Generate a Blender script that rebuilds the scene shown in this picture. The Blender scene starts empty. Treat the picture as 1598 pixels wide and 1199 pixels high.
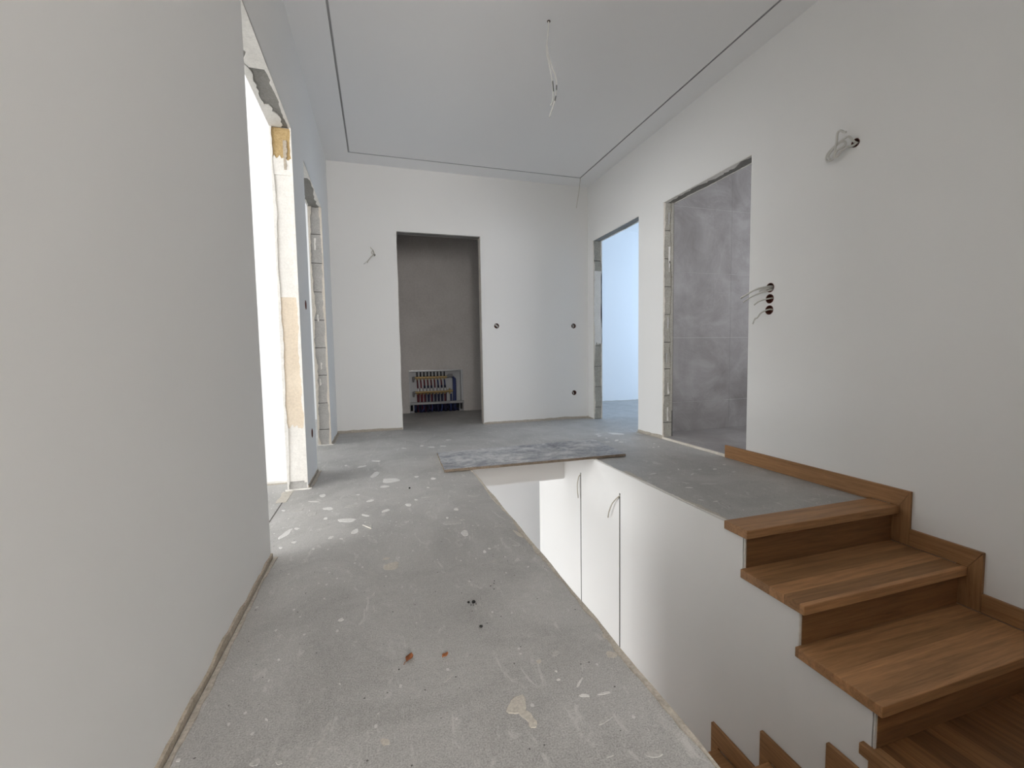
import bpy, bmesh, math, random
from mathutils import Vector, Matrix
random.seed(7)
S = bpy.context.scene
COL = S.collection

# ------------------------------------------------------------------ camera
CAM_YAW, CAM_PITCH, CAM_ROLL, CAM_H = 0.2958, -0.0665, -0.0165, 0.7702
fw = Vector((math.sin(CAM_YAW)*math.cos(CAM_PITCH), math.cos(CAM_YAW)*math.cos(CAM_PITCH), math.sin(CAM_PITCH)))
rt0 = Vector((math.cos(CAM_YAW), -math.sin(CAM_YAW), 0))
up0 = rt0.cross(fw)
rt = rt0*math.cos(CAM_ROLL) + up0*math.sin(CAM_ROLL)
up = up0*math.cos(CAM_ROLL) - rt0*math.sin(CAM_ROLL)
cd = bpy.data.cameras.new('camera')
cd.sensor_width = 36; cd.lens = 681.14/1598*36; cd.clip_start = 0.02
cam = bpy.data.objects.new('camera', cd); COL.objects.link(cam)
m = Matrix((rt, up, -fw)).transposed().to_4x4(); m.translation = (0, 0, CAM_H)
cam.matrix_world = m
S.camera = cam

# ------------------------------------------------------------------ light and exposure
S.view_settings.view_transform = 'Standard'; S.view_settings.look = 'None'
S.view_settings.gamma = 1; S.view_settings.use_curve_mapping = False
S.view_settings.exposure = 0.07
S.cycles.max_bounces = 12; S.cycles.diffuse_bounces = 8
W = bpy.data.worlds.new('sky'); S.world = W; W.use_nodes = True
W.node_tree.nodes['Background'].inputs[0].default_value = (0.62, 0.78, 1.0, 1)
W.node_tree.nodes['Background'].inputs[1].default_value = 1.0

def area(name, loc, aim, sx, sy, power, col):
    d = bpy.data.lights.new(name, 'AREA'); d.shape = 'RECTANGLE'; d.size = sx; d.size_y = sy
    d.energy = power; d.color = col
    o = bpy.data.objects.new(name, d); COL.objects.link(o)
    o.location = loc
    o.rotation_euler = Vector(aim).to_track_quat('-Z', 'Y').to_euler()
    return o
# daylight from unseen windows outside the frame; the bathroom and corridor ones are added
area('daylight_left_room', (-4.35, 0.35, 1.65), (1, 0.05, -.12), 3.5, 1.5, 175, (1.0, 0.99, 0.97))
area('daylight_far_left_room', (-4.35, 3.9, 1.65), (1, 0, -.12), 1.5, 1.5, 95, (0.97, 0.99, 1.0))
area('daylight_right_room', (5.95, 4.75, 1.35), (-1, 0, 0), 1.8, 1.9, 66, (0.56, 0.75, 1.0))
area('added_daylight_bathroom', (3.75, .95, 1.7), (-.1, 1, -.05), 0.9, 0.8, 30, (0.92, 0.94, 1.0))  # made-up window light, placed to reach the tiles but not the hall
area('added_daylight_corridor', (0.2, -2.9, 1.5), (-.14, 1, -.03), 0.8, 1.6, 86, (1.0, 0.955, 0.92))  # made-up window light behind the viewer, added to brighten the near hall
area('daylight_ground_floor', (-3.3, 3.8, -1.5), (1, -.08, 0), 1.8, 2.0, 88, (1.0, 0.99, 0.97))

# ------------------------------------------------------------------ dimensions (metres)
XL, XR, YE, ZC, ZD = -0.4238, 2.4039, 4.7427, 2.7053, 2.065
TW = 0.11                                     # partition thickness
D1a, D1b, D2a, D2b = 1.845, 2.7865, 3.202, 4.152
E1, E2 = 0.2202, 1.1112
D4a, D4b, D3a, D3b = 2.3755, 3.305, 3.6858, 4.6031
WX, WX2, WYF = 0.574, 1.4866, 3.40            # stairwell sides and far end
SLAB = 0.285
YBK, XRM, XRR, YR = -3.0, -4.4, 6.0, 6.24     # outer room limits

# ------------------------------------------------------------------ mesh helpers
class MB:
    def __init__(s): s.v = []; s.f = []; s.mi = []
    def poly(s, pts, faces, mi=0):
        b = len(s.v); s.v += [tuple(p) for p in pts]
        for f in faces: s.f.append([b+i for i in f]); s.mi.append(mi)
    def box(s, a, b, mi=0):
        x0, x1 = sorted((a[0], b[0])); y0, y1 = sorted((a[1], b[1])); z0, z1 = sorted((a[2], b[2]))
        s.poly([(x0,y0,z0),(x1,y0,z0),(x1,y1,z0),(x0,y1,z0),(x0,y0,z1),(x1,y0,z1),(x1,y1,z1),(x0,y1,z1)],
               [(3,2,1,0),(4,5,6,7),(0,1,5,4),(1,2,6,5),(2,3,7,6),(3,0,4,7)], mi)
    def prism(s, pts2, axis, a, b, mi=0):
        """extrude a 2D outline along axis (0 x, 1 y, 2 z) from a to b"""
        def mk(p, t):
            if axis == 0: return (t, p[0], p[1])
            if axis == 1: return (p[0], t, p[1])
            return (p[0], p[1], t)
        n = len(pts2)
        s.poly([mk(p, a) for p in pts2] + [mk(p, b) for p in pts2],
               [tuple(range(n)), tuple(reversed(range(n, 2*n)))] + [(i, n+i, n+(i+1) % n, (i+1) % n) for i in range(n)], mi)
    def tube(s, pts, r, n=8, mi=0, r2=None, cap=True):
        pts = [Vector(p) for p in pts]; rings = []
        nrm = None
        for i, p in enumerate(pts):
            t = (pts[min(i+1, len(pts)-1)] - pts[max(i-1, 0)]).normalized()
            if nrm is None:
                nrm = t.orthogonal().normalized()
            else:
                nrm = (nrm - t*nrm.dot(t)); nrm = nrm.normalized() if nrm.length > 1e-6 else t.orthogonal().normalized()
            bn = t.cross(nrm)
            rr = r if r2 is None else r + (r2-r)*i/(len(pts)-1)
            rings.append([p + nrm*math.cos(2*math.pi*k/n)*rr + bn*math.sin(2*math.pi*k/n)*rr for k in range(n)])
        b = len(s.v)
        for ring in rings: s.v += [tuple(q) for q in ring]
        for i in range(len(rings)-1):
            for k in range(n):
                s.f.append([b+i*n+k, b+i*n+(k+1) % n, b+(i+1)*n+(k+1) % n, b+(i+1)*n+k]); s.mi.append(mi)
        if cap:
            s.f.append([b+k for k in reversed(range(n))]); s.mi.append(mi)
            e = b+(len(rings)-1)*n
            s.f.append([e+k for k in range(n)]); s.mi.append(mi)
    def build(s, name, mats, parent=None, smooth=False, bevel=0, loc=None):
        me = bpy.data.meshes.new(name)
        L = Vector(loc) if loc is not None else Vector((0, 0, 0))
        me.from_pydata([tuple(Vector(v)-L) for v in s.v], [], s.f)
        for mt in (mats if isinstance(mats, (list, tuple)) else [mats]): me.materials.append(mt)
        for p, i in zip(me.polygons, s.mi): p.material_index = i; p.use_smooth = smooth
        bm = bmesh.new(); bm.from_mesh(me); bmesh.ops.recalc_face_normals(bm, faces=bm.faces); bm.to_mesh(me); bm.free()
        o = bpy.data.objects.new(name, me); COL.objects.link(o); o.location = L
        if parent is not None:
            o.parent = parent
            if loc is None and parent.location.length: o.location = -chain(parent)
            elif loc is not None: o.location = L - chain(parent)
        if bevel:
            md = o.modifiers.new('bevel', 'BEVEL'); md.width = bevel; md.segments = 2; md.limit_method = 'ANGLE'
        return o
def chain(p):
    v = Vector((0, 0, 0))
    while p is not None: v += p.location; p = p.parent
    return v
def tag(o, label=None, cat=None, group=None, kind=None):
    if label: o['label'] = label
    if cat: o['category'] = cat
    if group: o['group'] = group
    if kind: o['kind'] = kind
    return o
def empty(name, loc, label, cat, group=None):
    o = bpy.data.objects.new(name, None); COL.objects.link(o); o.location = loc; o.empty_display_size = 0.1
    return tag(o, label, cat, group)
def boxo(name, a, b, mat, parent=None, bevel=0):
    q = MB(); q.box(a, b); return q.build(name, mat, parent, bevel=bevel)
def smooth_path(pts, k=6):
    P = [Vector(p) for p in pts]; P = [2*P[0]-P[1]] + P + [2*P[-1]-P[-2]]; out = []
    for i in range(1, len(P)-2):
        a, b, c, d = P[i-1:i+3]
        for j in range(k):
            t = j/k
            out.append(0.5*((2*b) + (c-a)*t + (2*a-5*b+4*c-d)*t*t + (3*b-a-3*c+d)*t*t*t))
    out.append(P[-2]); return out
def cable(name, pts, r, mat, parent, k=6):
    q = MB(); q.tube(smooth_path(pts, k), r); return q.build(name, mat, parent, smooth=True)
def ragged(q, O, u, v, n, L, w, jit, t, step=0.025, seed=0, mi=0, outer=0.0, w_end=None):
    """thin layer with a straight outer edge along u and a torn inner edge (towards v), raised by t along n"""
    rnd = random.Random(seed); O, u, v, n = Vector(O), Vector(u), Vector(v), Vector(n)
    N = max(3, int(L/step)); top = []; slow = rnd.uniform(0, 6); cur = 0
    for i in range(N+1):
        cur = 0.55*cur + rnd.uniform(-1, 1)*jit*0.7
        ww = max(0.002, w + cur + jit*0.6*math.sin(slow + i*step*9))
        oo = outer*math.sin(1.7*slow + i*step*17)*rnd.uniform(.3, 1) if outer else 0
        a = O + u*(L*i/N) + v*oo; b = O + u*(L*i/N) + v*ww
        top.append((a, b))
    b0 = len(q.v)
    for a, b in top: q.v += [tuple(a+n*t), tuple(b+n*t), tuple(a-n*0.001), tuple(b-n*0.001)]
    for i in range(N):
        s, e = b0+4*i, b0+4*i+4
        for f in ([s, e, e+1, s+1], [s+1, e+1, e+3, s+3], [s, s+2, e+2, e]): q.f.append(f); q.mi.append(mi)
    for s in (b0, b0+4*N): q.f.append([s, s+1, s+3, s+2]); q.mi.append(mi)
def blob(q, c, p, qv, z, th, seed, rough=.25, n=22):
    rnd = random.Random(seed); ph = [rnd.uniform(0, 6.28) for _ in range(4)]; am = [rough, rough*.6, rough*.4, rough*.3]
    ring = []
    for i in range(n):
        a = 2*math.pi*i/n
        r = 1 + sum(am[j]*math.sin((j+2)*a+ph[j]) for j in range(4))*.7 + rnd.uniform(-.07, .07)
        ring.append((c[0]+r*(p[0]*math.cos(a)+qv[0]*math.sin(a)), c[1]+r*(p[1]*math.cos(a)+qv[1]*math.sin(a))))
    b = len(q.v)
    q.v += [(x, y, z) for x, y in ring] + [(c[0]+(x-c[0])*.9, c[1]+(y-c[1])*.9, z+th) for x, y in ring]
    q.f.append([b+n+i for i in range(n)]); q.mi.append(0)
    for i in range(n): q.f.append([b+i, b+(i+1) % n, b+n+(i+1) % n, b+n+i]); q.mi.append(0)

# ------------------------------------------------------------------ materials
class NT:
    def __init__(s, name):
        s.m = bpy.data.materials.new(name); s.m.use_nodes = True; s.t = s.m.node_tree
        s.b = s.t.nodes['Principled BSDF']
    def n(s, typ, **k):
        nd = s.t.nodes.new(typ)
        for a, v in k.items():
            if a.startswith('i_'): nd.inputs[a[2:].replace('_', ' ')].default_value = v
            else: setattr(nd, a, v)
        return nd
    def l(s, a, b): s.t.links.new(a, b)
    def coord(s, world=True, scale=(1, 1, 1)):
        if world: c = s.n('ShaderNodeNewGeometry').outputs['Position']
        else: c = s.n('ShaderNodeTexCoord').outputs['Object']
        mp = s.n('ShaderNodeMapping'); mp.inputs['Scale'].default_value = scale; s.l(c, mp.inputs[0]); return mp.outputs[0]
    def noise(s, vec, scale, detail=4, rough=.55, dist=0):
        nd = s.n('ShaderNodeTexNoise'); nd.inputs['Scale'].default_value = scale; nd.inputs['Detail'].default_value = detail
        nd.inputs['Roughness'].default_value = rough; nd.inputs['Distortion'].default_value = dist
        s.l(vec, nd.inputs['Vector']); return nd.outputs['Fac']
    def ramp(s, fac, stops):
        r = s.n('ShaderNodeValToRGB'); e = r.color_ramp.elements
        while len(e) > 1: e.remove(e[-1])
        for i, (p, c) in enumerate(stops):
            c = tuple(c)+(1,) if len(c) == 3 else c
            if i == 0: e[0].position = p; e[0].color = c
            else: x = e.new(p); x.color = c
        s.l(fac, r.inputs[0]); return r.outputs[0]
    def mix(s, fac, a, b, mode='MIX'):
        x = s.n('ShaderNodeMix', data_type='RGBA', blend_type=mode)
        for sock, val in ((x.inputs[0], fac), (x.inputs[6], a), (x.inputs[7], b)):
            if hasattr(val, 'links'): s.l(val, sock)
            elif isinstance(val, (int, float)): sock.default_value = val
            else: sock.default_value = tuple(val)+(1,)
        return x.outputs[2]
    def math(s, op, a, b=0.0, c=None):
        x = s.n('ShaderNodeMath', operation=op)
        for sock, val in zip(x.inputs, (a, b) if c is None else (a, b, c)):
            if hasattr(val, 'links'): s.l(val, sock)
            else: sock.default_value = val
        return x.outputs[0]
    def bump(s, h, strength=.2, dist=.002):
        b = s.n('ShaderNodeBump'); b.inputs['Strength'].default_value = strength; b.inputs['Distance'].default_value = dist
        s.l(h, b.inputs['Height']); s.l(b.outputs[0], s.b.inputs['Normal'])
    def out(s, col, rough=.6, spec=.4, metal=0):
        for k, v in (('Base Color', col), ('Roughness', rough), ('Specular IOR Level', spec), ('Metallic', metal)):
            if hasattr(v, 'links'): s.l(v, s.b.inputs[k])
            elif isinstance(v, tuple): s.b.inputs[k].default_value = v+(1,)
            else: s.b.inputs[k].default_value = v
        return s.m

def paint_mat(name, col, spec=.25):
    t = NT(name); c = t.coord()
    n1 = t.noise(c, 1.3, 3); n2 = t.noise(c, 260, 2)
    t.out(t.mix(t.math('MULTIPLY', n1, .5), col, tuple(x*.95 for x in col)), .75, spec)
    t.bump(n2, .06, .001); return t.m
M_PAINT = paint_mat('white_paint', (.80, .795, .78))
M_CEIL = paint_mat('ceiling_paint', (.86, .86, .86))
M_PAINT2 = paint_mat('white_paint_room', (.86, .86, .86))

def concrete_floor():
    t = NT('cement_screed'); c = t.coord()
    big = t.noise(c, 1.1, 5, .6); mid = t.noise(c, 6, 6, .65, .6); fine = t.noise(c, 70, 4, .7); grit = t.noise(c, 300, 3, .65)
    col = t.ramp(big, [(.3, (.30, .29, .275)), (.5, (.375, .365, .35)), (.7, (.43, .422, .405))])
    col = t.mix(.42, col, t.ramp(mid, [(.35, (.25, .24, .228)), (.65, (.47, .46, .445))]))
    col = t.mix(.38, col, t.ramp(fine, [(.32, (.15, .145, .135)), (.68, (.60, .59, .57))]))
    pat = t.noise(c, 2.6, 7, .68, .9)
    col = t.mix(.5, col, t.ramp(pat, [(.36, (.22, .212, .20)), (.5, (.36, .35, .335)), (.64, (.50, .49, .475))]))
    col = t.mix(.36, col, t.ramp(grit, [(.35, (.13, .128, .12)), (.65, (.66, .65, .63))]))
    # rubbed pale scuffs: stretched noise, thresholded
    cs = t.coord(scale=(3, 1.0, 1)); sc = t.noise(cs, 7, 8, .72, 1.2)
    msk = t.ramp(sc, [(.57, (0, 0, 0)), (.66, (1, 1, 1))])
    col = t.mix(t.math('MULTIPLY', msk, .5), col, (.60, .59, .57))
    # small white flecks and dark specks
    v = t.n('ShaderNodeTexVoronoi'); v.inputs['Scale'].default_value = 26; t.l(t.coord(scale=(1.4, 1, 1)), v.inputs['Vector'])
    keep = t.n('ShaderNodeSeparateColor'); t.l(v.outputs['Color'], keep.inputs[0])
    fl = t.math('MULTIPLY', t.math('LESS_THAN', t.math('ADD', v.outputs['Distance'], t.math('MULTIPLY', t.noise(c, 120, 3), .22)), .25), t.math('GREATER_THAN', keep.outputs[0], .80))
    col = t.mix(t.math('MULTIPLY', fl, .6), col, (.68, .67, .65))
    v2 = t.n('ShaderNodeTexVoronoi'); v2.inputs['Scale'].default_value = 55; t.l(t.coord(), v2.inputs['Vector'])
    k2 = t.n('ShaderNodeSeparateColor'); t.l(v2.outputs['Color'], k2.inputs[0])
    dk = t.math('MULTIPLY', t.math('LESS_THAN', v2.outputs['Distance'], .13), t.math('GREATER_THAN', k2.outputs[1], .9))
    col = t.mix(t.math('MULTIPLY', dk, .8), col, (.06, .055, .05))
    # fine hairline scratches
    w = t.noise(t.coord(scale=(40, 2.5, 1)), 3, 5, .7, .4)
    col = t.mix(t.math('MULTIPLY', t.ramp(w, [(.66, (0, 0, 0)), (.72, (1, 1, 1))]), .22), col, (.55, .54, .52))
    t.out(col, t.math('MULTIPLY_ADD', mid, .25, .42), .45)
    t.bump(t.math('ADD', t.math('MULTIPLY', fine, .6), t.math('MULTIPLY', grit, .35)), .25, .0015); return t.m
M_FLOOR = concrete_floor()

def rough_mat(name, a, b, scale=14, fine=120, bump=.5, mixf=.35, world=True, rough=.9):
    t = NT(name); c = t.coord(world)
    n1 = t.noise(c, scale, 6, .65, .4); n2 = t.noise(c, fine, 4, .65)
    col = t.ramp(n1, [(.3, a), (.7, b)])
    col = t.mix(mixf, col, t.ramp(n2, [(.3, tuple(x*.6 for x in a)), (.7, tuple(min(1, x*1.25) for x in b))]))
    t.out(col, rough, .2); t.bump(t.math('ADD', n1, n2), bump, .003); return t.m
M_BLOCK = rough_mat('grey_block', (.36, .35, .335), (.50, .49, .47))
M_BLOCKW = rough_mat('stained_block', (.30, .285, .245), (.45, .43, .375), 10, 110, .5, .4)
M_MORTAR = rough_mat('dark_mortar_joint', (.09, .085, .08), (.16, .15, .14))
M_PLASTER = rough_mat('beige_gypsum_plaster', (.60, .55, .48), (.75, .70, .62), 9, 90, .35, .2)
M_PLASTER_W = rough_mat('pale_gypsum_plaster', (.68, .66, .62), (.80, .78, .74), 9, 90, .35, .2)
M_PLASTER_Y = rough_mat('ochre_gypsum_plaster', (.60, .51, .40), (.72, .63, .51), 6, 90, .35, .2)
M_FOAM = rough_mat('yellow_wood_board', (.36, .25, .11), (.54, .40, .21), 30, 160, .5, .35)
M_CONC = rough_mat('lintel_concrete', (.20, .195, .18), (.31, .30, .28), 5, 90, .35, .3)
M_EDGE = rough_mat('torn_screed_edge', (.36, .325, .275), (.56, .515, .445), 22, 140, .8, .4)
M_EDGED = rough_mat('dirty_wall_foot', (.33, .28, .22), (.52, .46, .38), 22, 140, .8, .4)
M_ALCOVE = rough_mat('bare_cement_plaster', (.53, .505, .485), (.64, .615, .595), 2.2, 40, .15, .15)
M_SMEAR = rough_mat('white_plaster_smear', (.56, .55, .53), (.70, .69, .67), 22, 160, .4, .3, rough=.8)
M_SMEARG = rough_mat('thin_grey_smear', (.38, .372, .355), (.50, .49, .47), 26, 160, .4, .45, rough=.75)
M_SMEARB = rough_mat('beige_plaster_smear', (.44, .41, .36), (.58, .545, .48), 26, 160, .4, .4, rough=.8)

def oak(name, grain=0, lam=1, lamw=.062, base=(.46, .245, .112), var=1.0):
    """solid oak glued from staves: grain axis, stave axis (None = single board)"""
    t = NT(name); c = t.coord()
    sep = t.n('ShaderNodeSeparateXYZ'); t.l(c, sep.inputs[0])
    cell = None
    off = None
    if lam is not None:
        cell = t.math('FLOOR', t.math('DIVIDE', sep.outputs[lam], lamw))
        wn = t.n('ShaderNodeTexWhiteNoise', noise_dimensions='1D'); t.l(cell, wn.inputs['W']); off = wn.outputs['Value']
    sc = [38, 38, 38]; sc[grain] = 2.2
    mp = t.n('ShaderNodeMapping'); mp.inputs['Scale'].default_value = sc; t.l(c, mp.inputs[0])
    vec = mp.outputs[0]
    if off is not None:
        add = t.n('ShaderNodeVectorMath', operation='ADD'); t.l(vec, add.inputs[0])
        cmb = t.n('ShaderNodeCombineXYZ')
        for i in range(3): t.l(t.math('MULTIPLY', off, 37.0+i*11), cmb.inputs[i])
        t.l(cmb.outputs[0], add.inputs[1]); vec = add.outputs[0]
    g1 = t.noise(vec, 1.0, 5, .6, 1.1); g2 = t.noise(vec, 3.6, 4, .7, .3)
    d = tuple(x*.62 for x in base); l = tuple(min(1, x*1.34) for x in base)
    col = t.ramp(g1, [(.3, d), (.5, base), (.72, l)])
    col = t.mix(.28, col, t.ramp(g2, [(.34, tuple(x*.5 for x in base)), (.62, l)]))
    if off is not None:
        col = t.mix(.75*var, col, t.mix(off, tuple(x*.62 for x in base), tuple(x*1.38 for x in base)), 'MIX') if False else \
              t.mix(1.0, col, t.ramp(off, [(0, (1-.38*var,)*3), (1, (1+.0,)*3)]), 'MULTIPLY')
    t.out(col, t.math('MULTIPLY_ADD', g2, .2, .38), .3)
    t.bump(g2, .1, .001); return t.m
OAK_X = oak('oak_tread', 0, 1, .066)
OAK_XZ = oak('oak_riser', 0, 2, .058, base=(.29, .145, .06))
OAK_Y = oak('oak_skirting', 1, None, base=(.31, .165, .075))
OAK_Z = oak('oak_skirting_upright', 2, None, base=(.29, .155, .07))
OAK_PL = oak('oak_plank', 1, 0, .091, base=(.26, .125, .05))

def plain(name, col, rough=.5, spec=.4, metal=0):
    return NT(name).out(col, rough, spec, metal)
M_WIRE = plain('white_cable', (.70, .69, .66), .5)
M_SHADE = plain('painted_shade', (.015, .015, .018), .9, .1)  # near-black that paints the shade at the cabinet foot
M_WIREG = plain('greyish_cable', (.60, .59, .55), .5)
M_WIRED = plain('beige_cable', (.50, .47, .40), .5)
M_MARK = plain('cable_print', (.12, .12, .12), .6)
M_CUP = plain('brown_plastic', (.13, .045, .03), .5)
M_HOLE_SHADE = plain('hole_shade', (.10, .08, .07), .9)  # dark tone painting the shade inside small cable holes
M_ALU = plain('grey_aluminium', (.23, .23, .235), .45, .5, .3)
M_CHAN = plain('grey_channel', (.46, .46, .465), .6, .3)
M_ALUD = plain('dark_aluminium', (.13, .13, .13), .5, .5, .2)
M_ZINC = plain('cabinet_steel_shaded', (.40, .41, .42), .4, .5, .55)  # darker copy of the cabinet steel, shade of top and right painted in
M_ZINCL = plain('white_sheet_steel', (.46, .47, .48), .5, .4, .1)
M_BRASS = plain('brass', (.50, .36, .17), .35, .5, .6)
M_RED = plain('red_pipe', (.13, .016, .026), .45)
M_BLUE = plain('blue_pipe', (.03, .045, .15), .45)
M_BLUED = plain('dark_blue_pipe', (.014, .016, .05), .5)
M_BLACK = plain('black_plastic', (.02, .02, .022), .45)
M_WHITEP = plain('white_plastic', (.72, .72, .70), .45)
M_STRAW = plain('pale_splinter', (.72, .70, .64), .7)
M_CLOD = rough_mat('dark_dirt', (.012, .012, .012), (.05, .048, .045), 60, 200, .6, .4)
M_LEAF = rough_mat('brown_dry_leaf', (.22, .075, .03), (.36, .14, .06), 90, 300, .4, .4)
M_LEAF2 = rough_mat('orange_dry_leaf', (.42, .16, .07), (.55, .23, .10), 90, 300, .4, .4)

def tile_mat():
    t = NT('grey_stone_tile'); c = t.coord()
    a = t.noise(c, .9, 7, .6, .8); b = t.noise(c, 3.2, 8, .64, 1.0); f = t.noise(c, 60, 4, .6)
    col = t.ramp(a, [(.34, (.215, .20, .192)), (.5, (.28, .265, .258)), (.66, (.39, .378, .372))])
    col = t.mix(.45, col, t.ramp(b, [(.34, (.20, .188, .18)), (.5, (.29, .276, .27)), (.66, (.40, .39, .384))]))
    vein = t.noise(c, 1.7, 7, .6, 1.6)
    vm = t.ramp(vein, [(.488, (0, 0, 0)), (.5, (1, 1, 1)), (.512, (0, 0, 0))])
    col = t.mix(t.math('MULTIPLY', vm, .18), col, (.44, .43, .425))
    t.out(col, t.math('MULTIPLY_ADD', b, .2, .36), .4); t.bump(f, .05, .001); return t.m
M_TILE = tile_mat()
M_GROUT = plain('pale_grout', (.52, .51, .50), .9, .1)

def ply_mat():
    t = NT('mortar_stained_plywood'); c = t.coord()
    cs = t.coord(scale=(1, 1.3, 1))
    a = t.noise(cs, 2.3, 8, .66, 1.4); b = t.noise(cs, 9, 8, .74, 1.0); f = t.noise(c, 60, 5, .75)
    col = t.ramp(a, [(.38, (.07, .08, .115)), (.47, (.20, .215, .26)), (.54, (.46, .465, .48)), (.68, (.66, .65, .63))])
    col = t.mix(.5, col, t.ramp(b, [(.36, (.07, .075, .095)), (.47, (.24, .245, .26)), (.55, (.52, .515, .50)), (.68, (.74, .73, .71))]))
    col = t.mix(.25, col, t.ramp(f, [(.3, (.08, .08, .09)), (.7, (.75, .75, .73))]))
    t.out(col, .55, .4); t.bump(f, .25, .0012); return t.m
M_PLY = ply_mat()
M_PLYE = rough_mat('weathered_plywood_edge', (.12, .095, .07), (.30, .24, .18), 30, 160, .7, .4)

# ================================================================== STRUCTURE
GROUND = -2.80
G = 0.015                                     # depth of the bare jamb pieces
def struct(name, q, mats, label=None, parent=None):
    o = q.build(name, mats, parent); tag(o, label, None, None, 'structure'); return o

# ---- floor
q = MB()
q.box((XRM-.1, YBK-.1, -SLAB), (WX, YR+.1, 0))
q.box((WX, WYF, -SLAB), (WX2+.12, YR+.1, 0))
q.box((WX2+.12, 1.50, -SLAB), (XRR+.1, YR+.1, 0))
q.box((WX2+.003, 1.566, -.004), (WX2+.12, WYF, 0))
q.box((XR+TW, .8, -SLAB), (XRR+.1, 1.50, 0))
floor = struct('floor', q, M_FLOOR, 'raw grey cement screed floor with white plaster smears around an open stairwell')

# ---- hall walls (outlines with the door openings notched out)
def notch(a, b): return [(b, 0), (b, ZD+G), (a, ZD+G), (a, 0)]
q = MB(); q.prism([(YBK, 0), (YBK, ZC), (YE, ZC), (YE, 0)] + notch(D2a, D2b+G) + notch(D1a, D1b+G), 0, XL-TW, XL)
wall_left = struct('wall_left', q, M_PAINT, 'white painted wall on the left with two bare door openings')
q = MB(); q.prism([(YBK, GROUND), (YBK, ZC), (YE, ZC), (YE, 0)] + notch(D3a, D3b+G) + notch(D4a, D4b+G) + [(1.5, 0), (1.5, GROUND)], 0, XR, XR+TW)
wall_right = struct('wall_right', q, M_PAINT, 'white painted wall on the right with two door openings above the oak stairs')
q = MB(); q.prism([(XL-TW, 0), (XL-TW, ZC), (XR+TW, ZC), (XR+TW, 0)] + notch(E1, E2+G), 1, YE, YE+TW)
wall_end = struct('wall_end', q, M_PAINT, 'white painted end wall with one opening into a bare alcove')

# ---- ceiling of the hall: border and middle panel with a recessed channel between them
gx0, gx1, gy1, gw = XL+.2181, XR-.1985, YE-.2293, .014
CT = ZC+.06
q = MB()
q.box((XL-TW, YBK, ZC), (gx0, YE+TW, CT)); q.box((gx1, YBK, ZC), (XR+TW, YE+TW, CT))
q.box((gx0, gy1, ZC), (gx1, YE+TW, CT)); q.box((gx0+gw, YBK, ZC), (gx1-gw, gy1-gw, CT))
ceiling = struct('ceiling', q, M_CEIL, 'smooth pale ceiling with a thin recessed channel running round it')
q = MB(); zt = ZC+.009
q.box((gx0, YBK, zt), (gx0+gw, gy1, CT)); q.box((gx1-gw, YBK, zt), (gx1, gy1, CT)); q.box((gx0+gw, gy1-gw, zt), (gx1-gw, gy1, CT))
for a, b in (((gx0, YBK), (gx0+.0015, gy1)), ((gx0+gw-.0015, YBK), (gx0+gw, gy1-gw)), ((gx1-.0015, YBK), (gx1, gy1)),
             ((gx1-gw, YBK), (gx1-gw+.0015, gy1-gw)), ((gx0, gy1-.0015), (gx1, gy1)), ((gx0+gw, gy1-gw), (gx1-gw, gy1-gw+.0015))):
    q.box((a[0], a[1], ZC-.0008), (b[0], b[1], zt))
struct('trim_1', q, M_CHAN, 'grey aluminium channel set flush into the ceiling')
q = MB()
q.box((XRM-.1, YBK-.1, CT), (XRR+.1, YR+.2, CT+.15))  # unseen slab over all rooms, added to block the sky light
q.box((XRM, YBK, ZC), (XL-TW, YR, CT)); q.box((XR+TW, .8, ZC), (XRR, YR, CT)); q.box((XL-TW, YE+TW, ZC), (XR+TW, YR, CT))
struct('ceiling_rooms', q, M_PAINT2)

# ---- rooms behind the openings
def window_wall(name, axis, at, th, a0, a1, z0, z1, w0, w1, wz0, wz1, mat):
    """wall perpendicular to axis with one window opening"""
    q = MB()
    for (p0, p1, s0, s1) in ((a0, w0, z0, z1), (w1, a1, z0, z1), (w0, w1, z0, wz0), (w0, w1, wz1, z1)):
        if p1-p0 < .005 or s1-s0 < .005: continue
        if axis == 0: q.box((at, p0, s0), (at+th, p1, s1))
        else: q.box((p0, at, s0), (p1, at+th, s1))
    return struct(name, q, mat)
WN = [0]
def window_frame(axis, at, w0, w1, z0, z1):
    WN[0] += 1
    q = MB(); mid = (w0+w1)/2
    for a, b, c, d in ((w0, w0+.06, z0, z1), (w1-.06, w1, z0, z1), (w0+.06, w1-.06, z0, z0+.06), (w0+.06, w1-.06, z1-.06, z1), (mid-.04, mid+.04, z0+.06, z1-.06)):
        if axis == 0: q.box((at, a, c), (at+.07, b, d))
        else: q.box((a, at, c), (b, at+.07, d))
    return struct('window_%d' % WN[0], q, M_WHITEP)
PT = .115; PY = 2.966                       # partition between the two left rooms
window_wall('wall_room_left', 0, XRM-.1, .1, YBK, YR, 0, ZC, -1.4, 2.1, .02, 2.4, M_PAINT2)
bpy.data.objects['wall_room_left']['label'] = 'outer wall of the bright rooms on the left'
window_frame(0, XRM-.09, -1.4, 2.1, .02, 2.4)
q = MB(); q.box((XRM, PY, 0), (XL-TW, PY+PT, ZC)); wall_part = struct('wall_partition', q, M_PAINT2, 'sunlit white partition seen through the first left opening')
q = MB(); q.box((XRM, 5.92, 0), (XL-TW, 6.02, ZC)); struct('wall_room_far', q, M_PAINT2)
q = MB(); q.box((XRM, YBK-.1, 0), (XL-TW, YBK, ZC)); struct('wall_room_near', q, M_PAINT2)
window_wall('wall_back', 1, YBK-.1, .1, XL-TW, WX+.1, 0, ZC, -.35, .52, .7, 2.3, M_PAINT)
window_frame(1, YBK-.09, -.35, .52, .7, 2.3)  # unseen window added to go with the corridor lamp
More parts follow.
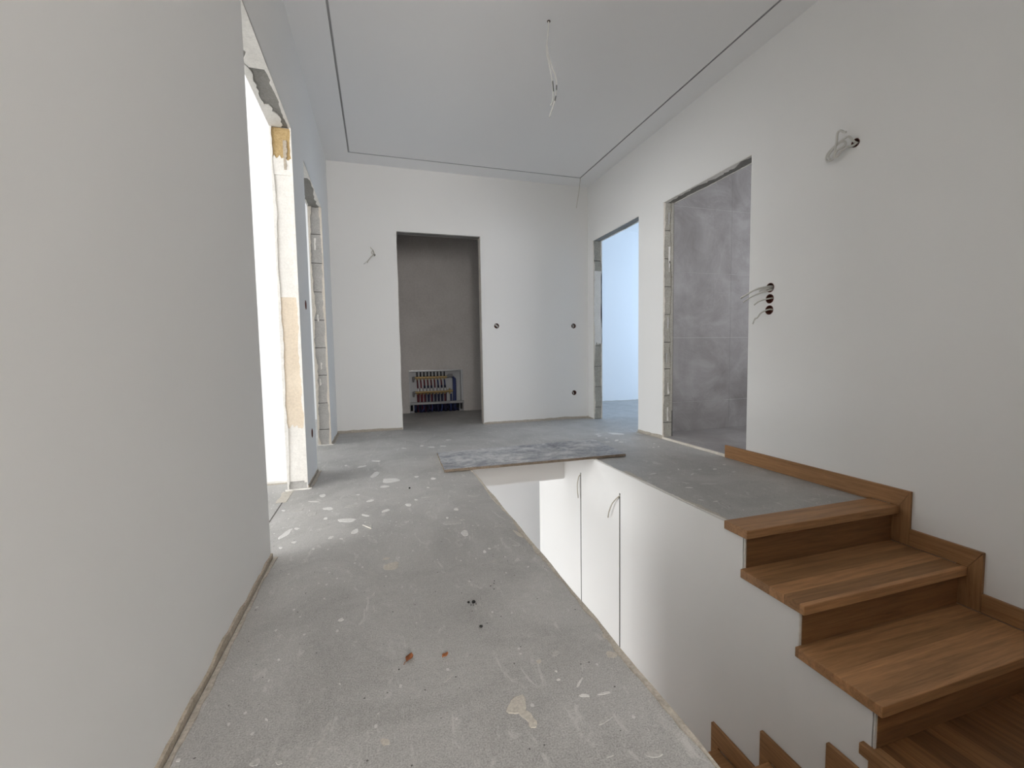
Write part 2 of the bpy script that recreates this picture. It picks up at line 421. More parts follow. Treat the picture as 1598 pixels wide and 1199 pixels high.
q = MB(); q.box((WX, YBK, 0), (WX+.1, -.35, ZC)); struct('wall_corridor', q, M_PAINT)
q = MB(); q.box((WX, -.45, GROUND), (XR+TW, -.35, CT)); struct('wall_landing', q, M_PAINT)
# right room and bathroom
q = MB(); q.box((XR+TW, YR, 0), (XRR, YR+.1, ZC)); struct('wall_right_room', q, M_PAINT2, 'bluish lit white wall seen through the far right opening')
window_wall('wall_right_outer', 0, XRR, .1, 3.5, YR, 0, ZC, 3.8, 5.7, .4, 2.35, M_PAINT2)
window_frame(0, XRR+.01, 3.8, 5.7, .4, 2.35)
q = MB(); q.box((XR+TW, 3.49, 0), (XRR, 3.62, ZC)); wall_bath = struct('wall_bathroom', q, M_GROUT, 'wall clad in large grey stone tiles seen through the near right opening')
window_wall('wall_bathroom_near', 1, .8, .1, XR+TW, XRR, 0, ZC, 3.3, 4.2, 1.3, 2.1, M_TILE)
window_frame(1, .81, 3.3, 4.2, 1.3, 2.1)  # unseen window added to go with the bathroom lamp
q = MB(); q.box((4.8, .9, 0), (4.9, 3.49, ZC)); struct('wall_bathroom_side', q, M_TILE)
# alcove
q = MB(); q.prism([(-.15, 0), (-.15, ZC), (1.9, ZC), (1.9, 0), (1.118, 0), (1.118, .58), (.392, .58), (.392, 0)], 1, 6.05, 6.17)
wall_alc = struct('wall_alcove', q, M_ALCOVE, 'bare grey cement plaster back wall of the alcove')
q = MB(); q.box((-.15, 6.17, 0), (1.9, 6.24, ZC)); q.box((-.15, YE+TW, 0), (-.05, 6.05, ZC)); q.box((1.78, YE+TW, 0), (1.9, 6.05, ZC))
q.box((-.05, YE+TW, 0), (E1, YE+TW+.012, ZC)); q.box((E2, YE+TW, 0), (1.78, YE+TW+.012, ZC)); q.box((E1, YE+TW, ZD), (E2, YE+TW+.012, ZC))
struct('wall_alcove_side', q, M_ALCOVE)

# ---- stair spine wall: stepped outline, two vertical slots in its face
steps = [(3.40, -.286), (3.40, -.005), (1.566, -.005), (1.566, -.031), (1.476, -.031), (1.476, -.206), (1.206, -.206), (1.206, -.381), (.942, -.381), (.942, GROUND)]
def slot(y, zt): return [(y-.0065, GROUND), (y-.0065, zt), (y+.0065, zt), (y+.0065, GROUND)]
q = MB()
q.prism([(4.0, -.286)] + steps + slot(2.49, -.149) + slot(3.071, -.161) + [(4.0, GROUND)], 0, WX2, WX2+.016)
q.prism([(4.0, -.286)] + steps + [(4.0, GROUND)], 0, WX2+.016, WX2+.12)
wall_stair = struct('wall_stair', q, M_PAINT, 'white wall carrying the upper oak stairs beside the open stairwell')
# fascia at the far end of the well, soffit and ground floor
q = MB(); q.box((WX, WYF-.012, -.287), (WX2, WYF, -.002)); struct('trim_2', q, M_PAINT, 'white slab edge at the far end of the stairwell under the board')
q = MB(); q.box((XRM, YBK, -.297), (WX, YR, -SLAB-.001)); q.box((WX, WYF, -.297), (WX2, YR, -SLAB-.001)); q.box((WX2, 4.0, -.297), (3.5, YR, -SLAB-.001)); struct('ceiling_ground', q, M_PAINT2)  # unseen white soffit, added for its bounce light
q = MB(); q.box((-3.5, -.5, GROUND-.2), (3.6, 5.4, GROUND)); struct('floor_ground', q, M_FLOOR)
q = MB(); q.box((-3.5, 5.2, GROUND), (3.6, 5.3, -SLAB)); struct('wall_ground_far', q, M_PAINT2, 'pale wall of the floor below seen down the stairwell')
window_wall('wall_ground_left', 0, -3.5, .1, 2.4, 5.3, GROUND, -SLAB, 2.8, 4.8, -2.6, -.5, M_PAINT2)
q = MB(); q.box((-3.5, 2.40, GROUND), (WX-.1, 2.50, -SLAB)); struct('wall_ground_near', q, M_PAINT2)
q = MB(); q.box((WX-.1, -.35, GROUND), (WX, 2.50, -SLAB-.012)); struct('wall_well', q, M_PAINT)  # unseen; this wall's end is set to shape light on the stair wall
q = MB(); q.box((WX2+.12, 3.88, GROUND), (3.5, 4.0, -SLAB)); q.box((3.5, 3.88, GROUND), (3.6, 5.3, -SLAB)); struct('wall_ground_right', q, M_PAINT2)

# ---- bare jambs: blocks with recessed joints, plaster left along both edges
LIP = .004
def lips(parent, x, sgn, y0, y1):
    xi = x + sgn*LIP
    q = MB(); q.box((x, y1, 0), (xi, y1+G, ZD)); q.box((x, y0, ZD), (xi, y1+G, ZD+G)); q.build('paint_edge', M_PAINT, parent)
lips(wall_left, XL, -1, D1a, D1b); lips(wall_left, XL, -1, D2a, D2b); lips(wall_right, XR, 1, D3a, D3b); lips(wall_right, XR, 1, D4a, D4b)
q = MB(); q.box((E1, YE, ZD), (E2+G, YE+LIP, ZD+G)); q.box((E2, YE, 0), (E2+G, YE+LIP, ZD)); q.build('paint_edge', M_PAINT, wall_end)
def jamb_blocks(parent, x0, x1, y, joints, z0=0.0, z1=ZD, split=None, seed=1, mat=None):
    """blocks on the jamb face at y (facing the camera side); x0 is the hall face"""
    x0 += LIP*(1 if x1 > x0 else -1)
    rnd = random.Random(seed); lo, hi = min(x0, x1), max(x0, x1)
    boxo('mortar', (lo, y+.007, z0), (hi, y+G-.0005, z1), M_MORTAR, parent)
    zz = [z0] + joints + [z1]
    for a, b in zip(zz, zz[1:]):
        dy = rnd.uniform(-.0015, .0025)
        boxo('block', (lo+.002, y+dy, a+.0028), (hi-.002, y+G-.002, b-.0028), mat or M_BLOCK, parent, bevel=.002)
def edge_strip(parent, x, sgn, y, z0, z1, w, jit, mat, seed, t=.006, name='plaster_edge'):
    q = MB(); ragged(q, (x, y, z0), (0, 0, 1), (sgn, 0, 0), (0, -1, 0), z1-z0, w, jit, t, seed=seed)
    return q.build(name, mat, parent)
XLo, XRo = XL-TW, XR+TW
# second left opening: grey blocks
jamb_blocks(wall_left, XL, XLo, D2b, [.139, .374, .620, .860, 1.10, 1.343, 1.589, 1.834], seed=4)
edge_strip(wall_left, XL, -1, D2b, 0, ZD, .016, .006, M_PLASTER, 11, .008)
edge_strip(wall_left, XLo, 1, D2b, 0, ZD, .020, .010, M_PLASTER, 12, .006)
# first left opening: plastered jamb in three tones, foot of bare mortar, yellow board at the top
boxo('jamb_plaster', (XLo, D1b+.002, .05), (XL-LIP, D1b+G-.001, 1.86), M_PLASTER_W, wall_left)
boxo('block', (XLo+.002, D1b+.006, .0), (XL-LIP-.001, D1b+G-.001, .05), M_BLOCK, wall_left, .002)
q = MB(); ragged(q, (XLo+.003, D1b+.002, 1.12), (1, 0, 0), (0, 0, -1), (0, -1, 0), TW-.006, .74, .02, .002, step=.008, seed=3)
q.build('plaster_patch', M_PLASTER_Y, wall_left)
q = MB(); ragged(q, (XLo+.003, D1b+.002, .05), (1, 0, 0), (0, 0, 1), (0, -1, 0), TW-.006, .25, .03, .0025, step=.01, seed=6)
q.build('plaster_patch', M_PLASTER_W, wall_left)
boxo('wood_board', (XLo+.006, D1b+.004, 1.86), (XL-LIP, D1b+G-.001, ZD-.006), M_FOAM, wall_left, .002)
q = MB(); ragged(q, (XLo, D1b+.003, 1.80), (1, 0, 0), (0, 0, 1), (0, -1, 0), TW, .10, .022, .004, step=.009, seed=9)
q.build('plaster_patch', M_PLASTER_W, wall_left)
edge_strip(wall_left, XL, -1, D1b, .04, ZD, .012, .007, M_PLASTER_W, 21, .005)
edge_strip(wall_left, XLo, 1, D1b, .0, ZD, .014, .005, M_PLASTER_W, 22, .005)
q = MB(); ragged(q, (XL-.045, D1b+.003, 1.83), (0, 0, 1), (1, 0, 0), (0, -1, 0), .16, .016, .008, .006, step=.012, seed=31); q.build('plaster_patch', M_EDGED, wall_left)
# far right opening
jamb_blocks(wall_right, XR, XRo, D3b, [.14, .38, .62, .86, 1.34, 1.60, 1.835], seed=7, mat=M_BLOCKW)
q = MB(); ragged(q, (XR+.002, D3b, 1.72), (1, 0, 0), (0, 0, -1), (0, -1, 0), TW-.004, .80, .05, .004, step=.009, seed=14); q.build('plaster_patch', M_PLASTER_W, wall_right)
edge_strip(wall_right, XR, 1, D3b, 0, ZD, .012, .006, M_PLASTER, 15, .006)
edge_strip(wall_right, XRo, -1, D3b, 0, ZD, .012, .006, M_PLASTER, 16, .004)
# near right opening
jamb_blocks(wall_right, XR, XRo-.012, D4b, [.144, .384, .624, .86, 1.103, 1.345, 1.586, 1.827], seed=9, mat=M_BLOCKW)
edge_strip(wall_right, XR, 1, D4b, 0, ZD, .008, .006, M_PLASTER, 17, .006)
edge_strip(wall_right, XRo-.012, -1, D4b, 0.25, ZD, .024, .010, M_BLOCKW, 18, .006)
boxo('tile_edge_strip', (XRo-.012, D4b+.004, 0), (XRo, D4b+G, ZD), M_MORTAR, wall_right)
for k, (zc, dx, hh) in enumerate(((1.93, .045, .05), (1.62, .05, .07), (1.52, .055, .045), (1.03, .04, .05), (.45, .05, .05), (.22, .045, .06), (.72, .03, .04))):
    q = MB(); ragged(q, (XR+dx, D4b, zc-hh), (0, 0, 1), (1, 0, 0), (0, -1, 0), 2*hh, .013, .008, .004, step=.012, seed=40+k)
    q.build('plaster_patch', M_PLASTER_W if k % 3 else M_SMEARG, wall_right)
for k, (zc, dx, hh) in enumerate(((1.75, .05, .05), (1.12, .05, .03), (.70, .04, .03), (.56, .055, .03))):
    q = MB(); ragged(q, (XL-.02-dx, D2b, zc-hh), (0, 0, 1), (1, 0, 0), (0, -1, 0), 2*hh, .010, .007, .003, step=.012, seed=60+k)
    q.build('plaster_patch', M_PLASTER_W, wall_left)
# alcove jambs
boxo('jamb_plaster', (E2, YE+LIP, 0), (E2+G-.001, YE+TW, ZD), M_PLASTER, wall_end)
q = MB(); ragged(q, (E2, YE, 0), (0, 0, 1), (0, 1, 0), (-1, 0, 0), ZD, .02, .008, .004, seed=70); q.build('plaster_edge', M_PLASTER_W, wall_end)
boxo('lintel', (E1, YE+LIP, ZD), (E2+G, YE+TW, ZD+G-.001), M_CONC, wall_end)
q = MB(); ragged(q, (E1, YE, ZD), (1, 0, 0), (0, 1, 0), (0, 0, -1), E2-E1, .03, .01, .004, seed=71); q.build('plaster_edge', M_SMEARG, wall_end)
q = MB(); ragged(q, (E1, YE-.0005, 0), (0, 0, 1), (1, 0, 0), (0, -1, 0), ZD, .004, .003, .0015, seed=72); q.build('plaster_edge', M_PLASTER_W, wall_end)
# lintels of the side openings
def lintel(parent, x0, x1, y0, y1, seed, wa, wb):
    lo, hi = min(x0, x1), max(x0, x1)
    s = 1 if x1 > x0 else -1
    l2, h2 = (lo+LIP, hi) if s > 0 else (lo, hi-LIP)
    boxo('lintel', (l2, y0, ZD), (h2, y1, ZD+G-.001), M_CONC, parent)
    q = MB(); ragged(q, (x0, y0, ZD), (0, 1, 0), (s, 0, 0), (0, 0, -1), y1-y0, wa, wa*.55, .005, seed=seed); q.build('plaster_edge', M_PLASTER_W, parent)
    q = MB(); ragged(q, (x1, y0, ZD), (0, 1, 0), (-s, 0, 0), (0, 0, -1), y1-y0, wb, wb*.6, .005, seed=seed+1); q.build('plaster_edge', M_PLASTER_W, parent)
lintel(wall_left, XL, XLo, D1a, D1b+G, 80, .016, .018)
lintel(wall_left, XL, XLo, D2a, D2b+G, 82, .018, .014)
lintel(wall_right, XR, XRo, D3a, D3b+G, 84, .006, .012)
lintel(wall_right, XR, XRo, D4a, D4b+G, 86, .036, .008)
for k, (a, b, w) in enumerate(((D1a, D1a+.42, .085), (D1b-.22, D1b, .05))):
    q = MB(); ragged(q, (XLo if k else XL, a, ZD), (0, 1, 0), (1 if k else -1, 0, 0), (0, 0, -1), b-a, w, .02, .006, seed=90+k); q.build('plaster_patch', M_PLASTER_W, wall_left)
q = MB(); ragged(q, (XL, D2a, ZD), (0, 1, 0), (-1, 0, 0), (0, 0, -1), .3, .075, .02, .006, seed=93); q.build('plaster_patch', M_PLASTER_W, wall_left)

# ---- wall feet: rough unpainted strip and the torn edge of the screed
def foot(parent, a, b, n, h=.02, d=.012, seed=1, mat=None, t=.005, flat=True, jit=.005):
    a, b, n = Vector(a), Vector(b), Vector(n); u = (b-a); L = u.length; u.normalize()
    q = MB(); ragged(q, a, u, (0, 0, 1), n, L, h, jit, t, step=.03, seed=seed)
    q.build('foot_strip', mat or M_EDGE, parent)
    if flat:
        q = MB(); ragged(q, a + n*(t+.003), u, n, (0, 0, 1), L, d, .005, .004, step=.03, seed=seed+50)
        q.build('floor_edge_strip', M_EDGE, parent)
foot(wall_left, (XL, -.6, 0), (XL, D1a, 0), (1, 0, 0), .020, .010, 101, M_EDGED, .007, jit=.006)
foot(wall_left, (XL, D1b, 0), (XL, D2a, 0), (1, 0, 0), .016, .014, 102, M_EDGED)
foot(wall_left, (XL, D2b, 0), (XL, YE, 0), (1, 0, 0), .016, .014, 103, M_EDGED)
foot(wall_end, (XL, YE, 0), (E1, YE, 0), (0, -1, 0), .022, .02, 104)
foot(wall_end, (E2, YE, 0), (XR, YE, 0), (0, -1, 0), .020, .02, 105)
foot(wall_right, (XR, D3b+G, 0), (XR, YE, 0), (-1, 0, 0), .014, .01, 106)
foot(wall_right, (XR, D4b, 0), (XR, D3a, 0), (-1, 0, 0), .026, .012, 107)
foot(wall_part, (-1.6, PY, 0), (XLo, PY, 0), (0, -1, 0), .010, .014, 108, M_PLASTER_W)
foot(wall_alc, (1.14, 6.05, 0), (1.78, 6.05, 0), (0, -1, 0), .010, .008, 109, M_ALCOVE, flat=False)
foot(bpy.data.objects['wall_right_room'], (XRo, YR, 0), (5.4, YR, 0), (0, -1, 0), .008, .03, 110, M_SMEAR)
# torn plaster along the stairwell edges
q = MB(); ragged(q, (WX+.004, -.34, 0), (0, 1, 0), (-1, 0, 0), (0, 0, 1), WYF+.34, .013, .006, .0035, step=.025, seed=120, outer=.003); q.build('well_edge_strip', M_EDGE, floor)
q = MB(); ragged(q, (WX, -.34, .002), (0, 1, 0), (0, 0, -1), (1, 0, 0), WYF+.34, .022, .006, .004, step=.03, seed=121); q.build('well_edge_strip', M_PLASTER, floor)
q = MB(); ragged(q, (WX2-.001, 1.57, 0), (0, 1, 0), (1, 0, 0), (0, 0, 1), WYF-1.57, .008, .007, .0025, step=.022, seed=122, outer=.002); q.build('well_edge_strip', M_PLASTER_W, floor)
q = MB(); ragged(q, (WX2+.004, 1.57, 0), (0, 1, 0), (1, 0, 0), (0, 0, 1), .9, .022, .014, .0018, step=.03, seed=123); q.build('well_edge_strip', M_SMEARB, floor)
# ragged mortar in front of the jamb feet
for k, (x0, x1, y) in enumerate(((XLo-.01, XL+.02, D1b-.002), (XLo, XL+.015, D2b-.002))):
    q = MB(); ragged(q, (x0, y, 0), (1, 0, 0), (0, -1, 0), (0, 0, 1), x1-x0, .018, .009, .006, step=.012, seed=130+k); q.build('floor_edge_strip', M_PLASTER_W, floor)
# movement joint in the first doorway and threshold edge of the bathroom
boxo('movement_joint', (-.523, D1a, -.001), (-.517, D1b, .0008), M_MORTAR, floor)
q = MB(); ragged(q, (-.50, D1b-.03, 0), (0, -1, 0), (-1, 0, 0), (0, 0, 1), .20, .05, .012, .002, step=.02, seed=133); q.build('plaster_smear', M_SMEARB, floor)

# ---- bathroom tiles (600 x 1200) on the wall and the floor
tx = [2.105, 3.305, 4.505, 4.8]; tz = [.012, .296, .906, 1.516, 2.116, 2.69]
for i in range(3):
    for j in range(5):
        a = max(tx[i], XRo+.002)
        boxo('tile', (a+.0015, 3.4878, tz[j]+.0015), (tx[i+1]-.0015, 3.4895, tz[j+1]-.0015), M_TILE, wall_bath)
floor_b = MB(); floor_b.box((XR+.012, .9, .001), (4.8, 3.48, .006)); fb = struct('floor_bathroom', floor_b, M_GROUT, 'grey tiled bathroom floor')
ty = [.9, 1.06, 1.66, 2.26, 2.86, 3.48]
for i in range(3):
    for j in range(5):
        a = max(tx[i], XRo+.001)
        boxo('tile', (a+.001, ty[j]+.001, .006), (tx[i+1]-.001, ty[j+1]-.001, .016), M_TILE, fb)
boxo('tile', (XR+.013, D4a+.001, .006), (XRo, D4b-.001, .0155), M_TILE, fb)
q = MB(); q.box((XR-.004, D4a+.002, 0), (XR+.012, D4b-.002, .017)); struct('trim_3', q, M_PLASTER, 'beige edge strip of the tiles across the bathroom threshold')

# ================================================================== THINGS
# ---- plaster smears on the screed: centre, two half axes, kind
SMEARS = [(0.047, 2.79, 0.05, -0.019, 0.002, 0.056, 0), (0.009, 2.668, 0.024, -0.008, 0.001, 0.026, 0), (-0.047, 2.965, 0.029, 0.06, -0.006, 0.043, 0), (-0.325, 2.61, 0.016, -0.006, -0.004, 0.032, 0), (-0.359, 2.515, 0.025, -0.009, -0.002, 0.011, 0), (-0.068, 2.427, 0.017, 0.01, -0.002, 0.019, 0), (-0.157, 2.373, 0.039, -0.003, -0.002, 0.024, 1), (-0.273, 2.371, 0.026, -0.002, -0.002, 0.022, 0), (-0.422, 2.393, 0.03, 0.018, -0.005, 0.023, 1), (-0.17, 2.168, 0.043, -0.004, -0.002, 0.026, 0), (0.009, 2.24, 0.019, 0.013, -0.001, 0.019, 0), (-0.269, 2.227, 0.008, 0.007, -0.003, 0.015, 0), (0.123, 2.288, 0.015, -0.005, 0.002, 0.023, 0), (0.228, 2.394, 0.026, -0.009, 0.003, 0.028, 1), (0.167, 2.357, 0.009, -0.003, 0.001, 0.012, 0), (-0.416, 2.087, 0.021, 0.044, -0.009, 0.024, 0), (-0.125, 2.013, 0.017, 0.007, -0.003, 0.023, 0), (-0.221, 1.978, 0.012, 0.002, -0.002, 0.013, 0), (-0.087, 2.204, 0.017, -0.015, 0.0, 0.015, 0), (-0.067, 2.054, 0.014, 0.014, -0.003, 0.015, 1), (-0.38, 2.135, 0.013, -0.005, -0.002, 0.011, 0), (0.465, 3.938, 0.036, -0.014, 0.006, 0.051, 1), (0.333, 3.788, 0.018, -0.006, 0.003, 0.026, 0), (0.179, 3.74, 0.02, -0.008, 0.001, 0.02, 0), (0.59, 3.972, 0.026, -0.01, 0.004, 0.023, 0), (0.504, 3.711, 0.029, -0.012, 0.002, 0.02, 0), (0.406, 3.707, 0.029, -0.011, 0.003, 0.025, 0), (-0.177, 1.948, 0.007, -0.003, -0.001, 0.006, 0), (-0.135, 2.559, 0.01, -0.004, 0.0, 0.009, 0), (0.253, 2.559, 0.008, -0.003, 0.001, 0.01, 0), (0.305, 2.737, 0.018, -0.007, 0.003, 0.019, 0), (0.208, 2.819, 0.015, -0.005, 0.001, 0.018, 0), (-0.138, 3.221, 0.027, 0.011, -0.002, 0.025, 0), (-0.247, 3.29, 0.011, -0.003, -0.001, 0.019, 0), (-0.041, 3.356, 0.029, -0.011, -0.001, 0.024, 0), (-0.339, 2.319, 0.016, 0.016, -0.008, 0.031, 1), (0.348, 2.142, 0.012, -0.004, 0.003, 0.016, 0), (-0.487, 2.416, 0.011, -0.004, -0.002, 0.01, 0), (-0.408, 1.936, 0.009, -0.004, -0.002, 0.01, 0), (-0.364, 1.977, 0.01, -0.003, -0.002, 0.011, 0), (-0.277, 1.878, 0.006, -0.002, -0.001, 0.008, 0), (0.333, 1.834, 0.016, -0.005, 0.005, 0.03, 0), (0.302, 1.968, 0.039, -0.004, 0.003, 0.025, 1), (0.352, 1.994, 0.011, -0.004, 0.002, 0.011, 1), (0.019, 1.627, 0.026, -0.004, 0.0, 0.025, 2), (0.384, 1.542, 0.009, -0.004, 0.003, 0.01, 1), (0.493, 1.863, 0.018, -0.006, 0.003, 0.011, 1), (0.509, 1.646, 0.017, -0.002, 0.003, 0.009, 1), (0.487, 1.353, 0.009, -0.003, 0.003, 0.007, 1), (0.55, 1.749, 0.008, -0.037, 0.008, 0.013, 2), (0.473, 2.319, 0.028, -0.011, 0.003, 0.016, 1), (0.003, 1.696, 0.011, 0.003, -0.001, 0.01, 2), (0.288, 2.039, 0.006, -0.002, 0.001, 0.01, 0), (0.373, 1.63, 0.006, -0.002, 0.003, 0.012, 0), (0.397, 1.65, 0.005, -0.002, 0.002, 0.007, 0), (0.495, 1.459, 0.003, -0.001, 0.002, 0.005, 0), (-0.256, 1.002, 0.003, -0.001, -0.001, 0.004, 0), (-0.014, 0.867, 0.008, -0.003, 0.001, 0.009, 2), (-0.138, 0.907, 0.017, 0.059, -0.005, 0.005, 3), (-0.208, 0.884, 0.006, -0.002, -0.001, 0.006, 1), (-0.252, 0.898, 0.007, 0.004, -0.005, 0.008, 1), (-0.396, 0.949, 0.003, 0.002, -0.003, 0.004, 0), (-0.114, 1.062, 0.002, -0.001, 0.0, 0.003, 0), (0.028, 1.197, 0.006, -0.002, 0.0, 0.008, 1), (-0.132, 1.332, 0.008, 0.003, -0.002, 0.007, 0), (-0.271, 1.2, 0.004, -0.001, 0.0, 0.004, 0), (0.266, 0.873, 0.018, -0.006, 0.007, 0.021, 2), (0.277, 0.838, 0.01, -0.022, 0.009, 0.007, 2), (0.282, 0.815, 0.006, -0.008, 0.007, 0.006, 2), (0.359, 0.986, 0.006, -0.002, 0.002, 0.007, 2), (0.412, 1.0, 0.013, 0.003, 0.001, 0.007, 1), (0.425, 0.89, 0.012, 0.012, -0.002, 0.002, 0), (0.418, 0.851, 0.01, -0.006, 0.003, 0.004, 0), (0.464, 0.843, 0.014, -0.001, 0.001, 0.004, 0), (0.431, 0.778, 0.017, 0.004, 0.0, 0.006, 1), (0.48, 0.679, 0.02, -0.005, 0.004, 0.006, 1), (0.545, 0.952, 0.013, -0.005, 0.007, 0.011, 2), (0.565, 1.019, 0.004, -0.013, 0.005, 0.004, 2), (0.382, 0.914, 0.004, -0.002, 0.002, 0.003, 0), (0.387, 0.941, 0.003, -0.001, 0.001, 0.003, 0), (0.136, 1.002, 0.013, 0.01, -0.001, 0.004, 1), (0.396, 0.702, 0.007, -0.002, 0.002, 0.003, 1), (2.159, 3.674, 0.062, -0.052, 0.021, 0.035, 0), (1.952, 3.632, 0.019, -0.007, 0.011, 0.021, 0), (1.974, 3.712, 0.017, -0.007, 0.008, 0.015, 0), (1.958, 3.511, 0.011, -0.004, 0.008, 0.014, 0), (1.99, 3.386, 0.027, 0.014, 0.016, 0.031, 0), (1.989, 3.31, 0.021, -0.008, 0.008, 0.012, 0), (1.885, 3.358, 0.02, -0.008, 0.007, 0.012, 0), (2.212, 3.149, 0.01, -0.004, 0.006, 0.009, 0), (2.114, 3.022, 0.007, -0.003, 0.006, 0.008, 0), (2.174, 3.038, 0.008, -0.003, 0.008, 0.011, 0), (1.648, 2.357, 0.034, 0.005, 0.005, 0.007, 0), (1.865, 2.39, -0.002, -0.011, 0.011, 0.011, 0), (1.993, 2.342, 0.011, -0.004, 0.008, 0.01, 0), (2.087, 2.312, 0.014, -0.005, 0.012, 0.013, 0), (1.87, 2.263, 0.017, 0.007, 0.009, 0.013, 0), (1.666, 2.041, 0.022, -0.007, 0.006, 0.008, 0), (1.822, 2.06, 0.04, -0.015, 0.003, 0.003, 0), (1.708, 2.121, 0.01, -0.015, 0.003, 0.003, 0), (2.227, 2.382, 0.011, -0.004, 0.006, 0.006, 0), (1.634, 1.803, 0.016, 0.001, 0.003, 0.004, 0), (1.581, 1.845, 0.009, -0.012, 0.003, 0.003, 0), (2.149, 2.216, 0.011, -0.004, 0.007, 0.007, 0), (1.779, 1.886, 0.004, -0.001, 0.005, 0.005, 0)]
SM_MAT = [M_SMEAR, M_SMEARG, M_SMEARB, M_SMEARG]
for i, (cx, cy, px, py, qx, qy, k) in enumerate(SMEARS):
    if k == 2 and px*px + qy*qy > .0004: px, py, qx, qy = 1.15*px, 1.15*py, 1.15*qx, 1.15*qy
    q = MB(); blob(q, (cx, cy), (px, py), (qx, qy), 0.0002, .0007+(i % 23)*.00003, 200+i, .20 if k != 2 else .22)
    q.build('plaster_smear', SM_MAT[k], floor)

# ---- plywood board over the far end of the well
bc = [(.389, 2.842), (1.735, 2.821), (1.783, 3.412), (.410, 3.378)]
ctr = Vector((1.08, 3.11, .004))
q = MB()
rnd = random.Random(5)
def chip(a, b, n, amp):
    out = []
    for i in range(n):
        t = i/n; d = Vector((b[0]-a[0], b[1]-a[1], 0)).normalized()
        o = rnd.uniform(0, amp) if 0 < i else 0
        out.append((a[0]+(b[0]-a[0])*t - d.y*o, a[1]+(b[1]-a[1])*t + d.x*o))
    return out
ring = []
for i in range(4): ring += chip(bc[i], bc[(i+1) % 4], 26 if i % 2 == 0 else 12, .004)
n = len(ring); zb, zt_ = .0045, .0225
q.poly([(x, y, zb) for x, y in ring] + [(x, y, zt_) for x, y in ring], [tuple(reversed(range(n))), tuple(range(n, 2*n))] + [(i, (i+1) % n, n+(i+1) % n, n+i) for i in range(n)])
q.mi = [1, 0] + [1]*n
board = q.build('plywood_sheet', [M_PLY, M_PLYE], loc=(ctr.x, ctr.y, .0045))
tag(board, 'mortar-stained plywood sheet laid across the far end of the stairwell', 'board')

# ---- oak stairs beside the right wall
XT0, XT1, XSK = WX2-.020, XR-.0165, XR-.0005
st = empty('staircase', (WX2, 1.5, 0), 'upper flight of oak steps descending from the screed along the right wall', 'stairs')
nose = [1.435, 1.170, .902]; top = [.010, -.1705, -.3465]
for k in range(3):
    yb = 1.565 if k == 0 else nose[k-1]+.033
    boxo('tread', (XT0, nose[k], top[k]-.0385), (XT1, yb, top[k]), OAK_X, st, .003)
rz = [(top[0]-.0385, top[1]), (top[1]-.0385, top[2]), (top[2]-.0385, -.5195)]
for k in range(3):
    boxo('riser', (WX2+.010, nose[k]+.030, rz[k][1]), (XT1, nose[k]+.0405, rz[k][0]), OAK_XZ, st, .001)
    q = MB(); ragged(q, (WX2+.010, nose[k]+.036, rz[k][1]), (0, 0, 1), (-1, 0, 0), (0, -1, 0), rz[k][0]-rz[k][1], .010, .003, .004, step=.02, seed=300+k)
    q.build('plaster_edge', M_PLASTER_W, st)
q = MB(); q.prism([(1.56, -.033), (1.48, -.033), (1.48, -.212), (1.212, -.212), (1.212, -.388), (.946, -.388), (.946, GROUND+.01), (1.56, GROUND+.01)], 0, WX2+.122, XT1)
struct('wall_stair_light_seal', q, M_CONC)  # unseen fill added under the steps to seal light leaks
SK = .081
def skirt(pts, mat):
    q = MB(); q.prism(pts, 0, XSK-.0155, XSK); return q.build('skirting_board', mat, st, bevel=.0015)
vy = [1.390, 1.122, .855]                     # front edge of each upright
tp = [t+SK for t in top]
skirt([(2.552, .001), (2.552, tp[0]), (vy[0]+.0006, tp[0]), (nose[0]+.0006, top[0]), (1.566, top[0]), (1.566, .001)], OAK_Y)
for k in range(3):
    low = top[k+1] if k < 2 else -.5195
    skirt([(vy[k], tp[k]), (nose[k], top[k]), (nose[k]+.04, top[k]), (nose[k]+.04, low), (vy[k], low)], OAK_Z)
    if k < 2:
        skirt([(vy[k]-.0006, low), (vy[k]-.0006, tp[k+1]), (vy[k+1]+.0006, tp[k+1]), (nose[k+1]+.0006, low)], OAK_Y)
skirt([(vy[2]-.0006, -.5195), (vy[2]-.0006, -.5195+SK), (-.33, -.5195+SK), (-.33, -.5195)], OAK_Y)

# ---- landing of oak planks
LZ = -.520
ld = empty('stair_landing', (1.5, .3, LZ), 'oak plank landing at the foot of the upper flight', 'stairs')
boxo('base', (WX+.004, -.345, LZ-.16), (XT1, .70, LZ-.0205), M_CONC, ld); boxo('base', (WX2+.125, .70, LZ-.16), (XT1, .90, LZ-.0205), M_CONC, ld)  # unseen slab added under the planks to block light
LNY = .755
x = WX2+.05; i = 0
rnd = random.Random(12)
xs = []
for hi_, lo_ in ((XT1, XT0+.0455), (XT0+.0445, WX+.004)):
    x = hi_
    while x > lo_+.015:
        a = max(lo_, x-.0905); xs.append((a, x)); x = a
for a, b in xs:
    yend = .9425 if a > XT0+.04 else LNY-.07
    cuts = [yend]; y = yend - rnd.uniform(.25, .75)
    while y > -.25: cuts.append(y); y -= rnd.uniform(.45, .8)
    cuts.append(-.345)
    for c0, c1 in zip(cuts, cuts[1:]):
        q = MB(); q.box((a+.0006, c1+.0006, LZ-.02), (b-.0006, c0-.0006, LZ+rnd.uniform(-.0005, 0)))
        q.build('plank', OAK_PL, ld, bevel=.001)
boxo('nosing', (WX+.004, LNY-.069, LZ-.0385), (XT0+.045, LNY, LZ+.0005), OAK_X, ld, .003)
boxo('nosing', (XT0, LNY+.0005, LZ-.0385), (XT0+.045, .968, LZ+.0005), OAK_Y, ld, .003)
